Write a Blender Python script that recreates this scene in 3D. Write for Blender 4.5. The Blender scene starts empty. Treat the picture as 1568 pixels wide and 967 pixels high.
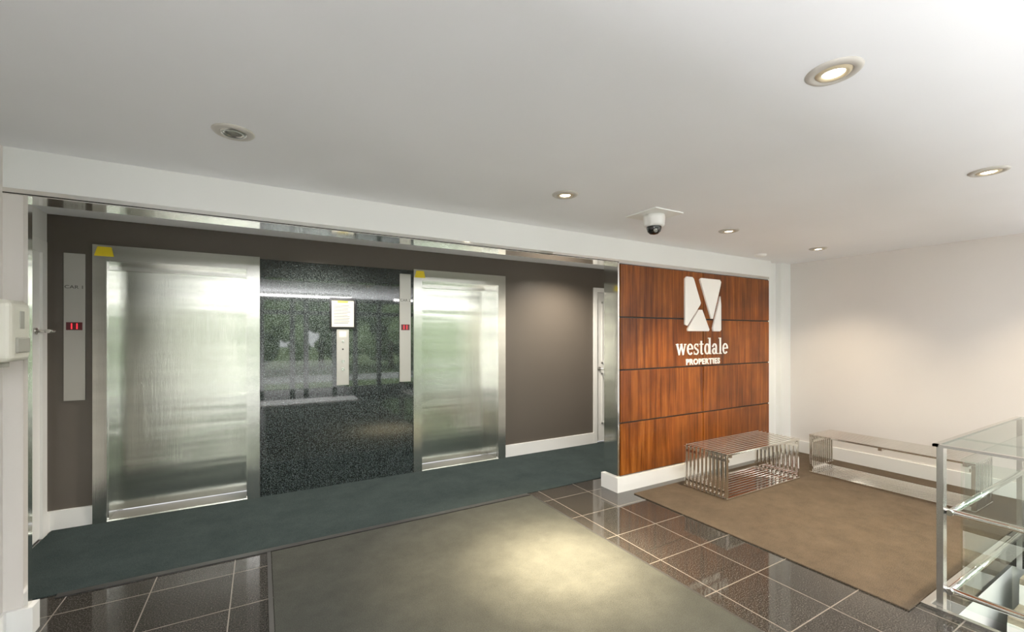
import bpy, bmesh, math, random
from mathutils import Vector, Matrix
random.seed(3)
S=bpy.context.scene
C=bpy.context.collection
try:
    S.view_settings.view_transform='Standard'
    S.view_settings.look='None'
    S.view_settings.exposure=0.18
    S.view_settings.gamma=1.12
except Exception as e: print(e)

# ---------------------------------------------------------------- materials
def srgb(r,g,b):
    f=lambda c:(c/255/12.92) if c/255<=0.04045 else ((c/255+0.055)/1.055)**2.4
    return (f(r),f(g),f(b),1)
def mat(name,col,rough=0.5,metal=0.0,spec=0.5,emit=None,estr=0):
    m=bpy.data.materials.new(name); m.use_nodes=True
    b=m.node_tree.nodes['Principled BSDF']
    b.inputs['Base Color'].default_value=col
    b.inputs['Roughness'].default_value=rough
    b.inputs['Metallic'].default_value=metal
    b.inputs['Specular IOR Level'].default_value=spec
    if emit:
        b.inputs['Emission Color'].default_value=emit
        b.inputs['Emission Strength'].default_value=estr
    return m
def nt(m): return m.node_tree, m.node_tree.nodes, m.node_tree.links, m.node_tree.nodes['Principled BSDF']
def pos(N,L,scale=(1,1,1),loc=(0,0,0)):
    g=N.new('ShaderNodeNewGeometry'); mp=N.new('ShaderNodeMapping')
    mp.inputs['Scale'].default_value=scale; mp.inputs['Location'].default_value=loc
    L.new(g.outputs['Position'],mp.inputs['Vector']); return mp.outputs['Vector']
def ramp(N,stops):
    r=N.new('ShaderNodeValToRGB'); e=r.color_ramp.elements
    e[0].position,e[0].color=stops[0]; e[1].position,e[1].color=stops[-1]
    for p,c in stops[1:-1]:
        x=e.new(p); x.color=c
    return r
def noise(N,L,vec,scale,detail=4,rough=0.5):
    n=N.new('ShaderNodeTexNoise'); n.inputs['Scale'].default_value=scale
    n.inputs['Detail'].default_value=detail; n.inputs['Roughness'].default_value=rough
    L.new(vec,n.inputs['Vector']); return n
def bump(N,L,h,b,strength,dist,prev=None):
    x=N.new('ShaderNodeBump'); x.inputs['Strength'].default_value=strength; x.inputs['Distance'].default_value=dist
    if prev: L.new(prev,x.inputs['Normal'])
    L.new(h,x.inputs['Height']); L.new(x.outputs['Normal'],b.inputs['Normal']); return x.outputs['Normal']

def paint(name,col,rough=0.6,spec=0.3):
    m=mat(name,col,rough,spec=spec); T,N,L,b=nt(m)
    v=pos(N,L); n=noise(N,L,v,60,3); bump(N,L,n.outputs['Fac'],b,0.06,0.002)
    n2=noise(N,L,v,1.2,2)
    c0=tuple(c*0.97 for c in col[:3])+(1,); c1=tuple(min(1,c*1.02) for c in col[:3])+(1,)
    r=ramp(N,[(0.3,c0),(0.7,c1)]); L.new(n2.outputs['Fac'],r.inputs['Fac']); L.new(r.outputs['Color'],b.inputs['Base Color'])
    return m
M_ceil=paint('ceiling_paint',srgb(242,244,248))
M_wall=paint('cream_wall_paint',srgb(219,214,209))
M_white=paint('white_wall_paint',srgb(234,235,233))
M_brown=paint('brown_wall_paint',srgb(88,81,74),0.33,0.5)
M_trim=mat('white_trim',srgb(238,238,236),0.35)

def granite(name,base,speck,rough,loc,plane,mortar_col,msize=0.003,tw=0.41,th=0.41,speckscale=140,spec=0.5,var=0.15,ior=1.5,th3=(0.40,0.54,0.70)):
    m=mat(name,base,rough,spec=spec); T,N,L,b=nt(m)
    b.inputs['IOR'].default_value=ior
    v=pos(N,L)
    n=noise(N,L,v,speckscale,3,0.7)
    r=ramp(N,[(th3[0],base),(th3[1],tuple((base[i]+speck[i])/3.2 for i in range(3))+(1,)),(th3[2],speck)])
    L.new(n.outputs['Fac'],r.inputs['Fac'])
    g=N.new('ShaderNodeNewGeometry'); sep=N.new('ShaderNodeSeparateXYZ'); L.new(g.outputs['Position'],sep.inputs[0])
    cmb=N.new('ShaderNodeCombineXYZ')
    L.new(sep.outputs['X'],cmb.inputs['X']); L.new(sep.outputs['Y' if plane=='xy' else 'Z'],cmb.inputs['Y'])
    mp=N.new('ShaderNodeMapping'); mp.inputs['Location'].default_value=loc; L.new(cmb.outputs[0],mp.inputs['Vector'])
    br=N.new('ShaderNodeTexBrick'); br.offset=0; br.squash=1
    br.inputs['Scale'].default_value=1; br.inputs['Brick Width'].default_value=tw; br.inputs['Row Height'].default_value=th
    br.inputs['Mortar Size'].default_value=msize; br.inputs['Mortar Smooth'].default_value=0
    br.inputs['Color1'].default_value=(1-var,1-var,1-var,1); br.inputs['Color2'].default_value=(1+var,1+var,1+var,1)
    L.new(mp.outputs[0],br.inputs['Vector'])
    mul=N.new('ShaderNodeMixRGB'); mul.blend_type='MULTIPLY'; mul.inputs[0].default_value=1
    L.new(r.outputs['Color'],mul.inputs[1]); L.new(br.outputs['Color'],mul.inputs[2])
    mx=N.new('ShaderNodeMixRGB'); L.new(br.outputs['Fac'],mx.inputs[0]); L.new(mul.outputs[0],mx.inputs[1]); mx.inputs[2].default_value=mortar_col
    L.new(mx.outputs[0],b.inputs['Base Color'])
    return m
M_tile=granite('granite_floor_tile',(0.009,0.009,0.0088,1),(0.15,0.135,0.12,1),0.05,(0.15,-1.606+4.1,0),'xy',(0.20,0.18,0.16,1),0.0030,spec=0.6,speckscale=150,var=0.12,th3=(0.42,0.57,0.72))
M_gran=granite('granite_wall_panel',(0.004,0.006,0.007,1),(0.16,0.20,0.20,1),0.03,(0,0,0),'xz',(0.010,0.013,0.014,1),0.0018,0.36,0.44,130,spec=0.5,var=0.04,ior=1.8,th3=(0.46,0.58,0.72))

def carpet(name,c0,c1,big=1.5,bw=1.0):
    m=mat(name,c0,0.95,spec=0.1); T,N,L,b=nt(m)
    v=pos(N,L); n=noise(N,L,v,big,6,0.75); nf=noise(N,L,v,200,2,0.6)
    mix=N.new('ShaderNodeMath'); mix.operation='MULTIPLY_ADD'; L.new(nf.outputs['Fac'],mix.inputs[0]); mix.inputs[1].default_value=1.6
    L.new(n.outputs['Fac'],mix.inputs[2])
    md=N.new('ShaderNodeMath'); md.operation='DIVIDE'; md.inputs[1].default_value=2.6; L.new(mix.outputs[0],md.inputs[0])
    r=ramp(N,[(0.30,c0),(0.70,c1)])
    L.new(md.outputs[0],r.inputs['Fac']); L.new(r.outputs['Color'],b.inputs['Base Color'])
    bump(N,L,nf.outputs['Fac'],b,0.5,0.004)
    return m
M_carp=carpet('teal_corridor_carpet',(0.011,0.0175,0.018,1),(0.044,0.060,0.061,1),3)
M_mat1=carpet('grey_green_mat',(0.024,0.0255,0.0225,1),(0.070,0.073,0.064,1),4)
M_mat2=carpet('brown_mat',(0.042,0.031,0.022,1),(0.145,0.110,0.077,1),5)

def steel(name,col,rough,sx,strength,wave=0.0):
    m=mat(name,col,rough,1.0); T,N,L,b=nt(m)
    v=pos(N,L,sx); n=noise(N,L,v,1,3,0.6)
    p=None
    if wave:
        vw=pos(N,L,(0.25,0.25,5.5)); nw=noise(N,L,vw,1,2,0.5); p=bump(N,L,nw.outputs['Fac'],b,wave,0.05)
    bump(N,L,n.outputs['Fac'],b,strength,0.01,p)
    v2=pos(N,L,(0.4,0.4,7)); n2=noise(N,L,v2,1,4,0.55)
    r=ramp(N,[(0.35,tuple(c*0.84 for c in col[:3])+(1,)),(0.65,col)]); L.new(n2.outputs['Fac'],r.inputs['Fac']); L.new(r.outputs['Color'],b.inputs['Base Color'])
    return m
M_steel=steel('brushed_steel_door',(0.65,0.67,0.61,1),0.18,(500,500,1.2),0.06,0.09)
M_frame=steel('brushed_steel_frame',(0.72,0.72,0.68,1),0.2,(300,300,1.5),0.04)
M_plate=mat('satin_steel_plate',(0.46,0.45,0.42,1),0.42,0.75)
M_sill=mat('sill_aluminium',(0.20,0.19,0.17,1),0.5,0.6)
M_chrome=mat('polished_chrome',(0.86,0.85,0.82,1),0.08,1.0)
M_bench=mat('bench_chrome',(0.74,0.71,0.66,1),0.12,1.0)
M_nickel=mat('brushed_nickel',(0.72,0.71,0.68,1),0.25,1.0)
M_dark=mat('dark_metal',(0.02,0.02,0.02,1),0.5)
M_bronze=mat('bronze_window_frame',(0.03,0.03,0.03,1),0.4)
M_black=mat('black_plastic',(0.01,0.01,0.012,1),0.12)
M_yel=mat('yellow_sticker',srgb(240,212,30),0.5)
M_red=mat('red_led',(0.7,0.02,0.03,1),0.4,emit=(1,0.03,0.05,1),estr=1.0)
M_maroon=mat('display_window',(0.08,0.006,0.01,1),0.3)
M_paper=mat('paper',srgb(190,190,180),0.7)
M_ink=mat('ink_grey',srgb(85,85,80),0.7)
M_yelp=mat('paper_yellow',srgb(190,175,70),0.7)
M_text=mat('engraved_text',srgb(50,48,44),0.6)
M_sign=mat('white_sign',srgb(255,252,246),0.4)
M_plast=mat('cream_plastic',srgb(228,226,212),0.3)
M_plast2=mat('grey_plastic',srgb(170,168,158),0.4)
M_ring=mat('lamp_ring',srgb(186,182,174),0.35)
M_gimbal=mat('lamp_gimbal',srgb(195,180,150),0.35)
M_lamp=mat('lamp_bulb',(1,0.9,0.7,1),0.4,emit=(1,0.90,0.70,1),estr=10)
M_tube=mat('fill_tube',(1,1,1,1),0.4,emit=(1,0.97,0.92,1),estr=3)  # glow for the added ceiling fill strips
M_lampoff=mat('lamp_off',srgb(125,125,115),0.3)

def wood(name,c0,c1,c2,sc=(14,14,0.9),rough=0.3):
    m=mat(name,c0,rough,spec=0.3); T,N,L,b=nt(m)
    oi=N.new('ShaderNodeObjectInfo')
    g=N.new('ShaderNodeNewGeometry'); mp=N.new('ShaderNodeMapping'); mp.inputs['Scale'].default_value=sc
    L.new(g.outputs['Position'],mp.inputs['Vector'])
    ad=N.new('ShaderNodeVectorMath'); ad.operation='MULTIPLY_ADD'
    cm=N.new('ShaderNodeCombineXYZ'); 
    for i in range(3): L.new(oi.outputs['Random'],cm.inputs[i])
    L.new(cm.outputs[0],ad.inputs[0]); ad.inputs[1].default_value=(40,7,13); L.new(mp.outputs[0],ad.inputs[2])
    n=noise(N,L,ad.outputs[0],1,6,0.68); n.inputs['Distortion'].default_value=0.6
    r=ramp(N,[(0.30,c0),(0.48,c1),(0.68,c2)]); L.new(n.outputs['Fac'],r.inputs['Fac'])
    mx=N.new('ShaderNodeMixRGB'); mx.blend_type='MULTIPLY'; mx.inputs[0].default_value=0.6
    L.new(r.outputs['Color'],mx.inputs[1])
    n2=noise(N,L,pos(N,L,(2.4,1.2,1.3)),2.0,4); r2=ramp(N,[(0.35,(0.5,0.45,0.45,1)),(0.65,(1.25,1.25,1.2,1))]); L.new(n2.outputs['Fac'],r2.inputs['Fac'])
    L.new(r2.outputs['Color'],mx.inputs[2]); L.new(mx.outputs[0],b.inputs['Base Color'])
    return m
M_wood=wood('cherry_veneer',(0.070,0.014,0.0015,1),(0.185,0.044,0.0045,1),(0.32,0.100,0.013,1),(26,26,1.0),0.3)
M_tread=wood('stair_tread_wood',(0.20,0.17,0.13,1),(0.32,0.27,0.21,1),(0.42,0.37,0.29,1),(1,12,12),0.35)

def glassmat(name,tint,gl=0.08):
    m=bpy.data.materials.new(name); m.use_nodes=True; N=m.node_tree.nodes; L=m.node_tree.links; N.clear()
    o=N.new('ShaderNodeOutputMaterial'); mx=N.new('ShaderNodeMixShader'); t=N.new('ShaderNodeBsdfTransparent'); g=N.new('ShaderNodeBsdfGlossy')
    t.inputs['Color'].default_value=tint; g.inputs['Roughness'].default_value=0.02
    f=N.new('ShaderNodeFresnel'); f.inputs['IOR'].default_value=1.45
    ge=N.new('ShaderNodeNewGeometry'); s=N.new('ShaderNodeMath'); s.operation='SUBTRACT'; s.inputs[0].default_value=1; L.new(ge.outputs['Backfacing'],s.inputs[1])
    mu=N.new('ShaderNodeMath'); mu.operation='MULTIPLY'; L.new(f.outputs[0],mu.inputs[0]); L.new(s.outputs[0],mu.inputs[1])
    L.new(mu.outputs[0],mx.inputs[0]); L.new(t.outputs[0],mx.inputs[1]); L.new(g.outputs[0],mx.inputs[2]); L.new(mx.outputs[0],o.inputs[0])
    return m
M_glass=glassmat('clear_glass',(0.95,0.98,0.96,1))
M_wglass=glassmat('window_glass',(0.98,0.99,0.98,1))
M_tglass=glassmat('tinted_top_glass',(0.84,0.89,0.87,1))

# ---------------------------------------------------------------- helpers
def empty(name,loc=(0,0,0)):
    e=bpy.data.objects.new(name,None); e.location=loc; e.empty_display_size=0.1; C.objects.link(e); return e
def link(o,parent=None):
    C.objects.link(o)
    if parent:
        o.parent=parent; o.matrix_parent_inverse=Matrix.Translation(-Vector(parent.location))
    return o
def meshobj(name,bm,m,parent=None,loc=(0,0,0),smooth=False):
    me=bpy.data.meshes.new(name); bm.to_mesh(me); bm.free()
    if m: me.materials.append(m)
    if smooth:
        for p in me.polygons: p.use_smooth=True
    o=bpy.data.objects.new(name,me); o.location=loc; return link(o,parent)
def addbox(bm,x0,x1,y0,y1,z0,z1,c=(0,0,0)):
    vs=[bm.verts.new((x-c[0],y-c[1],z-c[2])) for x in (x0,x1) for y in (y0,y1) for z in (z0,z1)]
    for f in ((0,1,3,2),(4,6,7,5),(0,4,5,1),(2,3,7,6),(0,2,6,4),(1,5,7,3)):
        bm.faces.new([vs[i] for i in f])
def box(name,x0,x1,y0,y1,z0,z1,m,parent=None,bev=0,seg=2):
    c=((x0+x1)/2,(y0+y1)/2,(z0+z1)/2); bm=bmesh.new(); addbox(bm,x0,x1,y0,y1,z0,z1,c)
    bmesh.ops.recalc_face_normals(bm,faces=bm.faces)
    if bev: bmesh.ops.bevel(bm,geom=bm.edges[:],offset=bev,segments=seg,affect='EDGES',profile=0.5)
    return meshobj(name,bm,m,parent,c)
def boxes(name,lst,m,parent=None):
    bm=bmesh.new()
    xs=[v for b in lst for v in b[0:2]]; ys=[v for b in lst for v in b[2:4]]; zs=[v for b in lst for v in b[4:6]]
    c=((min(xs)+max(xs))/2,(min(ys)+max(ys))/2,(min(zs)+max(zs))/2)
    for b in lst: addbox(bm,*b,c)
    bmesh.ops.recalc_face_normals(bm,faces=bm.faces)
    return meshobj(name,bm,m,parent,c)
def cyl(name,p0,p1,r,m,parent=None,r2=None,seg=24):
    p0=Vector(p0);p1=Vector(p1); d=p1-p0; bm=bmesh.new()
    bmesh.ops.create_cone(bm,cap_ends=True,segments=seg,radius1=r,radius2=r if r2 is None else r2,depth=d.length)
    bmesh.ops.rotate(bm,verts=bm.verts,cent=(0,0,0),matrix=d.to_track_quat('Z','Y').to_matrix())
    o=meshobj(name,bm,m,parent,(p0+p1)/2)
    for p in o.data.polygons: p.use_smooth=len(p.vertices)==4
    return o
def lathe(name,prof,m,parent=None,loc=(0,0,0),seg=48):
    bm=bmesh.new(); rings=[]
    for r,z in prof:
        rings.append([bm.verts.new((r*math.cos(2*math.pi*i/seg),r*math.sin(2*math.pi*i/seg),z)) for i in range(seg)])
    for a,b in zip(rings,rings[1:]):
        for i in range(seg):
            j=(i+1)%seg; bm.faces.new((a[i],a[j],b[j],b[i]))
    bmesh.ops.remove_doubles(bm,verts=bm.verts,dist=1e-6)
    bmesh.ops.recalc_face_normals(bm,faces=bm.faces)
    return meshobj(name,bm,m,parent,loc,True)
def text(name,s,size,loc,m,parent,rot=(math.pi/2,0,0),ext=0.004,bold=0.0,align='CENTER',sx=1.0,sp=1.0):
    cu=bpy.data.curves.new(name,'FONT'); cu.body=s; cu.size=size; cu.extrude=ext; cu.offset=bold; cu.align_x=align; cu.space_character=sp
    cu.materials.append(m)
    o=bpy.data.objects.new(name,cu); o.location=loc; o.rotation_euler=rot; o.scale=(sx,1,1); return link(o,parent)
def prism(name,pts,y0,y1,m,parent):
    cx=sum(p[0] for p in pts)/len(pts); cz=sum(p[1] for p in pts)/len(pts)
    bm=bmesh.new(); a=[bm.verts.new((x-cx,0,z-cz)) for x,z in pts]; b=[bm.verts.new((x-cx,y1-y0,z-cz)) for x,z in pts]
    bm.faces.new(a); bm.faces.new(b[::-1]); n=len(pts)
    for i in range(n): bm.faces.new((a[i],b[i],b[(i+1)%n],a[(i+1)%n]))
    bmesh.ops.recalc_face_normals(bm,faces=bm.faces)
    return meshobj(name,bm,m,parent,(cx,y0,cz))

H=2.43; HB=2.20; YE=4.66; YP=3.10; YS=-2.4; XR=6.0; XL=-1.10
# ---------------------------------------------------------------- shell
HX=3.22; HY=0.93
boxes('floor',[(-1.6,HX,YS,5.2,-0.2,0),(HX,7.2,HY,5.2,-0.2,0),(4.8,7.2,YS,HY,-0.2,0)],M_tile)
box('ceiling',-1.6,7.2,YS,5.2,H,H+0.15,M_ceil)
box('corridor_carpet',-1.39,6.98,3.49,YE-0.02,0,0.006,M_carp)
box('trim_threshold',-1.02,2.18,3.44,3.49,0,0.007,M_dark)
box('entrance_mat',0.06,2.18,-1.0,3.42,0,0.010,M_mat1,bev=0.004)
boxes('mat_frame',[(0.035,0.058,-1.0,3.44,0,0.005),(2.182,2.20,-1.0,3.44,0,0.005)],M_dark)
box('seating_mat',3.05,5.96,0.965,2.98,0,0.010,M_mat2,bev=0.004)
E1=(-1.155,-0.012); E2=(1.436,2.58); O1=(-1.07,-0.11); O2=(1.53,2.48); OZ=2.10
D=4.05; D2=4.90
boxes('wall_back',[(-1.6,O1[0],YE,5.1,0,H),(O1[0],O1[1],YE,5.1,OZ,H),(O1[1],O2[0],YE,5.1,0,H),(O2[0],O2[1],YE,5.1,OZ,H),
   (O2[1],D,YE,5.1,0,H),(D,D2,YE,5.1,2.1,H),(D2,7.2,YE,5.1,0,H)],M_brown)
boxes('baseboard_back',[(-1.42,E1[0]-0.002,YE-0.018,YE,0,0.15),(E2[1]+0.002,D-0.06,YE-0.018,YE,0,0.15),(D2+0.06,7.0,YE-0.018,YE,0,0.15)],M_trim)
boxes('wall_left_corridor',[(-1.6,-1.421,3.14,YE,0,H)],M_white)
boxes('wall_corridor_end',[(7.0,7.2,3.28,YE,0,H)],M_white)
box('wall_left',-1.3,XL,YS,YP+0.04,0,H,M_wall)
boxes('wall_left_jamb',[(-1.42,-1.02,YP,YP+0.04,0,HB)],M_wall)
box('trim_jamb',-1.028,-1.012,YP-0.004,YP+0.044,0.14,HB,M_chrome)
boxes('baseboard_left',[(XL,XL+0.018,YS,YP-0.02,0,0.14),(XL,-0.99,YP-0.02,YP+0.06,0,0.14)],M_trim)
box('ceiling_beam',-1.42,5.55,YP,3.28,HB+0.006,H,M_white)
boxes('trim_header',[(-1.10,5.50,YP-0.006,YP+0.006,HB,HB+0.028),(-1.10,2.97,YP-0.006,3.285,HB-0.004,HB+0.006)],M_chrome)
box('wall_front_seating',2.975,5.50,YP+0.012,3.28,0,HB,M_white)
boxes('wall_right_return',[(5.50,7.0,3.17,3.28,0,H),(5.78,6.0,3.10,3.17,0,H)],M_white)
box('trim_portal',2.955,2.975,YP-0.006,3.285,0.14,HB,M_chrome)
box('wall_right',XR,6.2,YS,3.28,0,H,M_wall)
boxes('baseboard_right',[(XR-0.018,XR,HY,3.10,0,0.15)],M_trim)
boxes('baseboard_seating',[(2.93,5.50,YP-0.03,YP+0.012,0,0.14),(2.93,2.976,YP+0.012,3.30,0,0.14),(5.50,5.78,3.15,3.17,0,0.14),(5.78,5.98,3.08,3.10,0,0.14)],M_trim)
wp=empty('wood_wall_panelling',(4.2,YP,1.2))
zs=[0.145,0.655,1.165,1.675,2.19]; xs=[2.98,4.215,5.49]
for i in range(2):
    for j in range(4):
        box(f'panel_{i}_{j}',xs[i]+0.006,xs[i+1]-0.006,YP-0.012,YP+0.010,zs[j]+0.007,zs[j+1]-0.007,M_wood,wp,bev=0.002)
box('panel_backing',2.976,5.50,YP+0.0085,YP+0.0118,0.141,2.195,M_dark,wp)
# logo sign
sg=empty('company_sign',(4.2,YP-0.02,1.7))
LX0,LX1,LZ0,LZ1=3.895,4.505,1.545,2.125
def lp(a): return [(LX0+(LX1-LX0)*x,LZ0+(LZ1-LZ0)*z) for x,z in a]
y0,y1=YP-0.030,YP-0.012
prism('logo_left',lp([(0,0.96),(0.04,1),(0.19,1),(0.23,0.97),(0.42,0.53),(0.40,0.49),(0.06,0.10),(0,0.12)]),y0,y1,M_sign,sg)
prism('logo_foot_left',lp([(0.36,0.40),(0.46,0.40),(0.66,0.03),(0.64,0),(0.08,0),(0.07,0.04)]),y0,y1,M_sign,sg)
prism('logo_top_right',lp([(0.40,0.97),(0.44,1),(0.96,1),(1,0.96),(0.98,0.88),(0.76,0.24),(0.72,0.24),(0.42,0.92)]),y0,y1,M_sign,sg)
prism('logo_foot_right',lp([(1,0.52),(1,0.03),(0.97,0),(0.78,0),(0.76,0.06),(0.98,0.68)]),y0,y1,M_sign,sg)
def lettering(name,word,x_c,zb,xh,y,m,parent,sx=1.0):
    bm=bmesh.new(); T=0.23; t=0.11
    polys=[]
    def quad(a,b,w0,w1=None):
        w1=w0 if w1 is None else w1
        ax,az=a; bx,bz=b; d=math.hypot(bx-ax,bz-az); nx,nz=-(bz-az)/d,(bx-ax)/d
        polys.append([(ax+nx*w0/2,az+nz*w0/2),(bx+nx*w1/2,bz+nz*w1/2),(bx-nx*w1/2,bz-nz*w1/2),(ax-nx*w0/2,az-nz*w0/2)])
    def rect(x0,x1,z0,z1): polys.append([(x0,z0),(x1,z0),(x1,z1),(x0,z1)])
    def arc(cx,cz,rx,rz,a0,a1,wv,wh,n=22):
        pr=None
        for i in range(n+1):
            a=math.radians(a0+(a1-a0)*i/n); c,s=math.cos(a),math.sin(a)
            o=(cx+rx*c,cz+rz*s); q=(cx+(rx-wv)*c,cz+(rz-wh)*s)
            if pr: polys.append([pr[0],o,q,pr[1]])
            pr=(o,q)
    cur=0
    def off(i0,dx):
        for k in range(i0,len(polys)): polys[k]=[(x+dx,z) for x,z in polys[k]]
    for ch in word:
        i0=len(polys)
        if ch=='w':
            w=1.42
            quad((0.16,1),(0.46,0),T,T*.8); quad((0.46,0.03),(0.72,0.98),t); quad((0.72,1),(1.00,0),T,T*.8); quad((1.00,0.03),(1.27,0.98),t)
            rect(0.0,0.34,0.92,1.0); rect(0.56,0.88,0.92,1.0); rect(1.13,1.42,0.92,1.0)
        elif ch=='e':
            w=0.88; arc(0.44,0.5,0.44,0.52,0,320,T,t); rect(0.12,0.86,0.49,0.585)
        elif ch=='s':
            w=0.70; arc(0.35,0.74,0.31,0.28,40,270,0.15,0.10); arc(0.35,0.27,0.34,0.29,-140,90,0.15,0.11)
            rect(0.55,0.61,0.72,1.0); rect(0.02,0.08,0.0,0.30); quad((0.18,0.62),(0.54,0.40),0.17)
        elif ch=='t':
            w=0.62; rect(0.16,0.38,0.14,1.26); rect(0.0,0.58,0.91,1.0); arc(0.38,0.20,0.22,0.22,180,330,T,t)
        elif ch=='d':
            w=1.06; arc(0.42,0.5,0.42,0.52,0,360,T,t); rect(0.70,0.92,0.0,1.55); rect(0.56,0.90,1.46,1.55); rect(0.70,1.04,0.0,0.08)
        elif ch=='a':
            w=0.92; arc(0.34,0.28,0.34,0.30,0,360,T*.95,t); rect(0.52,0.74,0.08,0.72); arc(0.40,0.70,0.34,0.32,0,165,T,t); rect(0.66,0.88,0.0,0.09); rect(0.03,0.2,0.66,0.80)
        elif ch=='l':
            w=0.50; rect(0.14,0.36,0.0,1.55); rect(0.0,0.34,1.46,1.55); rect(0.0,0.49,0.0,0.08)
        off(i0,cur); cur+=w+0.10
    tot=cur-0.10
    for k,p in enumerate(polys):
        yy=-0.0002*(k%5)
        a=[bm.verts.new(((x-tot/2)*xh*sx,yy,z*xh)) for x,z in p]; b=[bm.verts.new(((x-tot/2)*xh*sx,0.006,z*xh)) for x,z in p]
        n=len(p)
        bm.faces.new(a)
        for i in range(n): bm.faces.new((a[i],b[i],b[(i+1)%n],a[(i+1)%n]))
    bmesh.ops.recalc_face_normals(bm,faces=bm.faces)
    return meshobj(name,bm,m,parent,(x_c,y,zb))
lettering('lettering_name','westdale',4.205,1.290,0.118,YP-0.019,M_sign,sg,sx=0.88/(0.118*7.65))
text('lettering_sub','PROPERTIES',0.085,(4.21,YP-0.016,1.185),M_sign,sg,bold=0.003,sx=1.12,sp=1.15)

# ---------------------------------------------------------------- elevators
def elevator(X,O,suffix):
    e=empty('elevator'+suffix,((X[0]+X[1])/2,YE,0))
    yf=YE-0.035
    boxes('frame',[(X[0],O[0],yf,YE+0.0,0.0,2.22),(O[1],X[1],yf,YE,0.0,2.22),(O[0],O[1],yf,YE,OZ,2.22)],M_frame,e)
    boxes('frame_reveal',[(O[0]-0.0,O[0]+0.006,YE,YE+0.22,0,OZ),(O[1]-0.006,O[1],YE,YE+0.22,0,OZ),(O[0],O[1],YE,YE+0.22,OZ-0.006,OZ)],M_frame,e)
    box('door_leaf',O[0]+0.006,O[1]-0.006,YE+0.2,YE+0.22,0.02,OZ-0.05,M_steel,e)
    box('door_header_track',O[0]+0.006,O[1]-0.006,YE+0.15,YE+0.2,OZ-0.055,OZ-0.006,M_frame,e)
    box('sill',O[0],O[1],yf+0.025,YE+0.21,0.0,0.012,M_sill,e)
    box('sill_nosing',O[0],O[1],yf-0.008,yf+0.025,0.0,0.013,M_nickel,e)
    prism('sticker',[(X[0]+0.01,2.13),(X[0]+0.13,2.13),(X[0]+0.115,2.205),(X[0]+0.03,2.205)],yf-0.002,yf-0.0004,M_yel,e)
    return e
elevator(E1,O1,''); elevator(E2,O2,'.001')
box('granite_wall_cladding',E1[1]+0.002,E2[0]-0.002,YE-0.02,YE,0.006,2.205,M_gran)
def indicator(x0,x1,z0,z1,zd,yb,suffix,label):
    e=empty('elevator_indicator_panel'+suffix,((x0+x1)/2,yb,z0))
    box('plate',x0,x1,yb-0.012,yb,z0,z1,M_plate,e,bev=0.002)
    w=x1-x0
    box('display_window',x0+0.12*w,x1-0.12*w,yb-0.014,yb-0.012,zd,zd+0.062,M_maroon,e)
    text('digits','11',0.062,((x0+x1)/2,yb-0.0145,zd+0.010),M_red,e,ext=0.0008,bold=0.001,sx=0.9,sp=1.1)
    text('label',label,0.036,((x0+x1)/2,yb-0.0125,1.865),M_text,e,ext=0.0004,sx=1.15)
indicator(-1.326,-1.203,0.99,2.14,1.54,YE,'','CAR 1')
indicator(1.285,1.405,1.0,2.16,1.555,YE-0.02,'.001','CAR 2')
cs=empty('elevator_call_station',(0.71,YE-0.02,1.2)); yb=YE-0.02
box('plate',0.652,0.768,yb-0.012,yb,1.0,1.56,M_plate,cs,bev=0.002)
for z in (1.16,1.24): cyl('button',(0.71,yb-0.012,z),(0.71,yb-0.018,z),0.017,M_nickel,cs)
cyl('key_switch',(0.71,yb-0.012,1.44),(0.71,yb-0.02,1.44),0.012,M_nickel,cs)
cyl('key_switch_2',(0.71,yb-0.012,1.36),(0.71,yb-0.018,1.36),0.008,M_dark,cs)
box('instruction_plate',0.675,0.745,yb-0.0135,yb-0.012,1.48,1.54,M_paper,cs)
nf=empty('framed_notice',(0.71,yb,1.7))
boxes('frame',[(0.585,0.835,yb-0.018,yb,1.565,1.585),(0.585,0.835,yb-0.018,yb,1.855,1.875),(0.585,0.605,yb-0.018,yb,1.585,1.855),(0.815,0.835,yb-0.018,yb,1.585,1.855)],M_black,nf)
box('sheet',0.605,0.815,yb-0.008,yb,1.585,1.855,M_paper,nf)
box('sheet_banner',0.66,0.76,yb-0.009,yb-0.0085,1.825,1.845,M_yelp,nf)
boxes('sheet_print',[(0.625,0.625+random.uniform(0.13,0.165),yb-0.009,yb-0.0085,1.62+k*0.016,1.625+k*0.016) for k in range(12)],M_ink,nf)

# ---------------------------------------------------------------- doors
d1=empty('door_1',(4.5,YE,0))
boxes('casing',[(D-0.06,D,YE-0.02,YE,0,2.16),(D2,D2+0.06,YE-0.02,YE,0,2.16),(D,D2,YE-0.02,YE,2.10,2.16)],M_trim,d1)
box('leaf',D,D2,YE+0.03,YE+0.07,0.008,2.10,M_trim,d1)
boxes('leaf_moulding',[(D+0.12,D2-0.12,YE+0.02,YE+0.03,0.25,0.27),(D+0.12,D2-0.12,YE+0.02,YE+0.03,0.95,0.97),(D+0.12,D+0.14,YE+0.02,YE+0.03,0.25,0.97),(D2-0.14,D2-0.12,YE+0.02,YE+0.03,0.25,0.97),
 (D+0.12,D2-0.12,YE+0.02,YE+0.03,1.10,1.12),(D+0.12,D2-0.12,YE+0.02,YE+0.03,1.95,1.97),(D+0.12,D+0.14,YE+0.02,YE+0.03,1.10,1.97),(D2-0.14,D2-0.12,YE+0.02,YE+0.03,1.10,1.97)],M_trim,d1)
cyl('rose',(D+0.07,YE+0.03,1.03),(D+0.07,YE+0.015,1.03),0.028,M_nickel,d1)
cyl('spindle',(D+0.07,YE+0.015,1.03),(D+0.07,YE-0.035,1.03),0.009,M_nickel,d1)
cyl('lever',(D+0.065,YE-0.035,1.03),(D+0.18,YE-0.035,1.03),0.009,M_nickel,d1)
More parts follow.
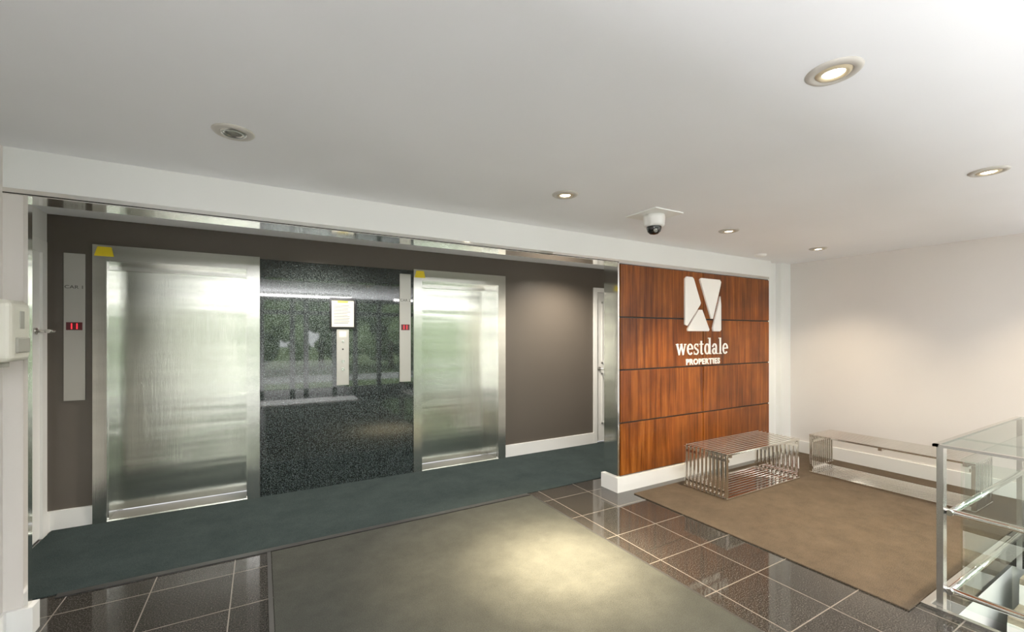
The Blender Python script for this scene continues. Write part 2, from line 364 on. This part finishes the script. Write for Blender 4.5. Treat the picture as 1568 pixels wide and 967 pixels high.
d2=empty('door_2',(-1.42,4.0,0))
boxes('casing',[(-1.42,-1.395,4.50,4.58,0,2.2),(-1.42,-1.395,3.50,3.58,0,2.2),(-1.42,-1.395,3.58,4.50,2.11,2.2)],M_trim,d2)
box('leaf',-1.42,-1.412,3.58,4.50,0.008,2.11,M_trim,d2)
cyl('rose',(-1.412,4.42,1.53),(-1.40,4.42,1.53),0.025,M_nickel,d2)
cyl('bolt_stem',(-1.40,4.42,1.53),(-1.33,4.42,1.53),0.010,M_nickel,d2)
cyl('thumb_turn',(-1.33,4.38,1.53),(-1.33,4.47,1.53),0.013,M_nickel,d2)
box('baseboard_corridor',-1.42,-1.40,4.58,YE-0.018,0,0.15,M_trim)

# ---------------------------------------------------------------- dispenser on left wall
dp=empty('hand_sanitizer_dispenser',(-1.04,2.95,1.5))
box('body',-1.10,-0.955,2.76,2.96,1.38,1.66,M_plast,dp,bev=0.03,seg=4)
box('push_bar',-0.960,-0.945,2.80,2.92,1.42,1.49,M_plast2,dp,bev=0.006)
box('window',-0.957,-0.952,2.84,2.88,1.53,1.61,M_plast2,dp,bev=0.001)
cyl('nozzle',(-1.01,2.86,1.38),(-1.01,2.86,1.355),0.015,M_plast2,dp)

# ---------------------------------------------------------------- benches
def bench(name,x0,x1,y0,y1,h,axis,n=11):
    e=empty(name,((x0+x1)/2,(y0+y1)/2,0.01))
    L=[]; z0=0.011; tk=0.020; wd=0.031
    a0,a1=(x0,x1) if axis=='x' else (y0,y1)
    b0,b1=(y0,y1) if axis=='x' else (x0,x1)
    pitch=(b1-b0-wd)/(n-1)
    def put(p0,p1,q0,q1,za,zb):
        return (p0,p1,q0,q1,za,zb) if axis=='x' else (q0,q1,p0,p1,za,zb)
    for i in range(n):
        q=b0+i*pitch; q1=q+wd; r=q+wd*0.17; r1=q+wd*0.83
        L.append(put(a0,a1,q,q1,h-tk,h)); L.append(put(a0,a1,q,q1,z0,z0+tk))
        L.append(put(a0,a0+0.030,r,r1,z0+tk,h-tk)); L.append(put(a1-0.030,a1,r,r1,z0+tk,h-tk))
    o=boxes('slat_loops',L,M_bench,e)
    bv=o.modifiers.new('bev','BEVEL'); bv.width=0.003; bv.segments=2
    R=[]
    for a in (a0+0.05,(a0+a1)/2,a1-0.09):
        R.append(put(a,a+0.03,b0+0.004,b1-0.004,h-tk-0.022,h-tk))
    for a in (a0+0.030,a1-0.040):
        R.append(put(a,a+0.010,b0+0.004,b1-0.004,h-0.08,h-0.055)); R.append(put(a,a+0.010,b0+0.004,b1-0.004,z0+0.05,z0+0.075))
    boxes('cross_rails',R,M_bench,e)
bench('slatted_metal_bench',3.62,4.84,2.41,2.87,0.43,'x')
bench('slatted_metal_bench.001',5.15,5.61,1.20,2.47,0.43,'y')

# ---------------------------------------------------------------- downlights & ceiling fittings
def downlight(x,y,on,i,beams,col=(1,0.86,0.64),sc=1.0):
    e=empty('recessed_downlight'+('' if i==0 else f'.{i:03d}'),(x,y,H))
    lathe('trim_ring',[(0.055*sc,-0.004),(0.060*sc,-0.010),(0.078*sc,-0.008),(0.086*sc,-0.001),(0.086*sc,0.0)],M_ring,e,(x,y,H))
    lathe('gimbal_ring',[(0.034*sc,-0.006),(0.040*sc,-0.012),(0.050*sc,-0.010),(0.056*sc,-0.003)],M_gimbal if on else M_nickel,e,(x,y,H))
    if on:
        lathe('bulb',[(0.0,-0.009),(0.03*sc,-0.0075),(0.036*sc,-0.003)],M_lamp,e,(x,y,H))
        for power,size in beams:
            l=bpy.data.lights.new('lamp','SPOT'); l.energy=power; l.color=col; l.spot_size=math.radians(size); l.spot_blend=1.0; l.shadow_soft_size=0.03
            o=bpy.data.objects.new('lamp',l); o.location=(x,y,H-0.03); link(o,e)
    else:
        lathe('bulb',[(0.0,-0.012),(0.012,-0.010),(0.013,-0.006),(0.024,-0.010),(0.026,-0.004),(0.034,-0.006)],M_lampoff,e,(x,y,H))
WARM=(1,0.80,0.52)
for i,(x,y,on,bm_,cl) in enumerate([(1.75,0.76,1,[(120,75)],WARM),(-0.11,2.36,0,[],WARM),(1.74,2.31,1,[(1500,24),(1400,38),(700,66)],WARM),(3.57,0.78,1,[(200,80)],WARM),(3.6,2.38,1,[(220,95)],WARM),(5.17,2.39,1,[(100,110)],(1,.84,.6)),
      (0.50,4.05,1,[(200,150)],(1,.9,.75)),(3.3,4.05,1,[(180,150)],(1,.9,.75)),(5.3,0.78,1,[(90,100)],WARM)]):
    downlight(x,y,on,i,bm_,cl)
sm=empty('smoke_detector',(4.98,2.90,H))
lathe('housing',[(0.0,-0.028),(0.045,-0.028),(0.06,-0.018),(0.065,0.0)],M_trim,sm,(4.98,2.90,H))
sc=empty('security_camera',(2.61,2.35,H)); cx,cy=2.62,2.35
box('mounting_plate',cx-0.15,cx+0.15,cy-0.15,cy+0.15,H-0.008,H,M_white,sc)
lathe('housing',[(0,0),(0.078,0.0),(0.082,-0.02),(0.078,-0.075),(0.07,-0.085),(0.055,-0.088)],M_trim,sc,(cx,cy,H-0.008))
lathe('dome',[(0.056,-0.088),(0.056,-0.10),(0.048,-0.125),(0.03,-0.142),(0.0,-0.148)],M_black,sc,(cx,cy,H-0.008))
cyl('lens',(cx-0.03,cy-0.04,H-0.13),(cx-0.042,cy-0.055,H-0.14),0.014,M_nickel,sc)
def ceiling_fill(x,y,ln,i,dn):  # unseen strip fixture behind the camera, added as forward fill light
    e=empty('added_ceiling_fill'+('' if i==0 else f'.{i:03d}'),(x,y,H))
    box('body',x-ln/2,x+ln/2,y-0.05,y+0.05,H-0.05,H,M_trim,e)
    box('diffuser',x-ln/2+0.02,x+ln/2-0.02,y-0.04,y+0.04,H-0.06,H-0.05,M_tube,e)
    l=bpy.data.lights.new('lamp','AREA'); l.shape='RECTANGLE'; l.size=ln; l.size_y=0.10; l.energy=dn; l.color=(1,0.98,0.96)
    o=bpy.data.objects.new('lamp',l); o.location=(x,y,H-0.065); o.rotation_euler=(math.radians(25),0,0); link(o,e)
ceiling_fill(0.6,-1.3,2.4,0,35); ceiling_fill(4.0,-1.3,2.4,1,35)
def floor_fill(i,x,y,z,sx,sy,en,tilt,col=(1,0.99,0.985)):  # unseen area lamp behind the camera, added to brighten ceiling and walls
    e=empty('added_floor_fill'+('' if i==0 else f'.{i:03d}'),(x,y,0.0))
    l=bpy.data.lights.new('lamp','AREA'); l.shape='RECTANGLE'; l.size=sx; l.size_y=sy; l.energy=en; l.color=col
    o=bpy.data.objects.new('lamp',l); o.location=(x,y,z); o.rotation_euler=(math.radians(180-tilt),0,0); link(o,e)
    box('base',x-sx/2,x+sx/2,y-sy/2+0.1,y+sy/2-0.35,0.0,0.03,M_trim,e)  # casing box added under the fill lamp
floor_fill(0,0.45,-1.35,0.42,3.0,1.2,430,-40)
floor_fill(1,5.35,-1.45,0.42,1.05,1.2,125,-36)

# ---------------------------------------------------------------- stair railing
rl=empty('glass_stair_railing',(3.25,0.89,0)); RX,RY,RZ=3.25,0.89,0.90
posts=[(RX,RY),(RX,-0.6),(RX,-2.2),(4.8,RY)]
for k,(x,y) in enumerate(posts):
    boxes(f'post_{k}',[(x-0.026,x+0.026,y-0.014,y+0.014,-0.20,RZ-0.012)],M_nickel,rl)
for z in (0.53,0.10):
    cyl('tube_rail',(RX+0.03,-2.25,z),(RX+0.03,RY,z),0.016,M_chrome,rl)
    cyl('tube_rail',(RX,RY-0.03,z),(4.8,RY-0.03,z),0.016,M_chrome,rl)
    for (x,y) in posts[:3]: cyl('clamp',(x,y,z),(x+0.045,y,z),0.020,M_nickel,rl)
boxes('edge_rail',[(RX-0.03,RX-0.005,-2.3,RY+0.03,RZ-0.014,RZ),(RX-0.03,4.85,RY+0.005,RY+0.03,RZ-0.014,RZ)],M_nickel,rl)
box('glass_top',RX-0.005,RX+0.30,-2.3,RY+0.005,RZ-0.010,RZ,M_tglass,rl)
box('glass_top_return',RX+0.30,4.85,RY-0.30,RY+0.005,RZ-0.010,RZ,M_tglass,rl)
box('glass_panel',RX+0.048,RX+0.056,-2.2,RY-0.08,0.02,0.82,M_glass,rl)
box('glass_panel_return',RX+0.08,4.75,RY-0.064,RY-0.056,0.02,0.82,M_glass,rl)
st=empty('staircase',(4.0,0.0,-0.5))
for k in range(5):
    x1=4.79-k*0.28; z=-0.17*(k+1)
    box(f'tread_{k}',x1-0.28,x1,YS+0.05,HY-0.09,z-0.04,z,M_tread,st)
    box(f'riser_{k}',x1-0.012,x1,YS+0.05,HY-0.09,z,z+0.13,M_trim,st)
box('wall_stairwell_left',HX-0.1,HX,YS,HY,-1.3,-0.2,M_white)
box('wall_stairwell_back',HX-0.1,4.9,HY,HY+0.1,-1.3,-0.2,M_white)
box('wall_stairwell_right',4.8,4.9,YS,HY,-1.3,-0.2,M_white)
box('floor_lower',HX-0.1,4.9,YS,HY+0.1,-1.4,-1.3,M_tile)
boxes('trim_stair_edge',[(HX-0.03,4.8,HY-0.0,HY+0.03,0,0.012),(HX-0.03,HX,YS,HY,0,0.012)],M_nickel)

# ---------------------------------------------------------------- window wall behind viewer
wn=empty('window_1',(2.4,YS,1.2))
xsw=[-1.1,-0.55,0.0,0.65,0.95,1.6,2.1,2.7,3.3,4.1,5.0,6.0]
fr=[(x-0.055,x+0.055,YS-0.10,YS,0,H) for x in xsw]+[(-1.1,6.0,YS-0.10,YS,0,0.20),(-1.1,6.0,YS-0.10,YS,H-0.10,H),(-1.1,6.0,YS-0.09,YS-0.01,2.0,2.10)]
boxes('frame',fr,M_bronze,wn)
box('pane',-1.1,6.0,YS-0.055,YS-0.047,0.1,H-0.08,M_wglass,wn)
box('wall_front',-1.3,6.2,YS-0.12,YS-0.0,-1.4,-0.001,M_white)

# ---------------------------------------------------------------- outdoors
M_grass=carpet('lawn',(0.12,0.18,0.07,1),(0.26,0.34,0.16,1),0.5)
M_road=mat('pavement',(0.55,0.55,0.54,1),0.9)
M_leaf=carpet('foliage',(0.08,0.14,0.05,1),(0.40,0.52,0.27,1),2)
M_bark=mat('bark',(0.12,0.08,0.05,1),0.9)
box('ground_lawn',-60,60,-70,YS-0.12,-0.5,-0.4,M_grass)
box('ground_path',-60,60,-7,YS-0.13,-0.4,-0.385,M_road)
box('ground_road',-60,60,-13,-10,-0.4,-0.385,M_road)
def tree(x,y,h,r,i):
    e=empty('tree'+('' if i==0 else f'.{i:03d}'),(x,y,-0.4))
    cyl('trunk',(x,y,-0.4),(x,y,h*0.55),0.16,M_bark,e,r2=0.10)
    bm=bmesh.new()
    for k in range(34):
        ret=bmesh.ops.create_icosphere(bm,subdivisions=2,radius=r*random.uniform(0.15,0.38))
        off=Vector((random.uniform(-1,1)*r,random.uniform(-1,1)*r*0.9,random.uniform(-1.0,0.9)*r))
        for v in ret['verts']:
            v.co=v.co*(1+random.uniform(-0.25,0.25))+off
    meshobj('crown',bm,M_leaf,e,(x,y,h*0.6))
for i,(x,y,h,r) in enumerate([(-12,-17,6,3),(-5,-16,6,2.6),(-0.5,-14,5,2.4),(3.0,-18,6,3.0),(6.5,-16,6,2.8),(10,-17,6,3),(14,-18,6,3),(20,-22,8,4),(-20,-22,8,4)]):
    tree(x,y,h,r,i)

W=bpy.data.worlds.new('World'); S.world=W; W.use_nodes=True
bg=W.node_tree.nodes['Background']; bg.inputs[0].default_value=(0.95,0.975,1,1); bg.inputs[1].default_value=3.8

# ---------------------------------------------------------------- camera
cam=bpy.data.cameras.new('camera'); co=bpy.data.objects.new('camera',cam); C.objects.link(co)
co.location=(0,0,1.5); co.rotation_euler=(math.radians(90),0,math.radians(-30))
cam.sensor_width=36; cam.lens=36*665/1568; cam.shift_y=29.5/1568; cam.clip_start=0.05
S.camera=co
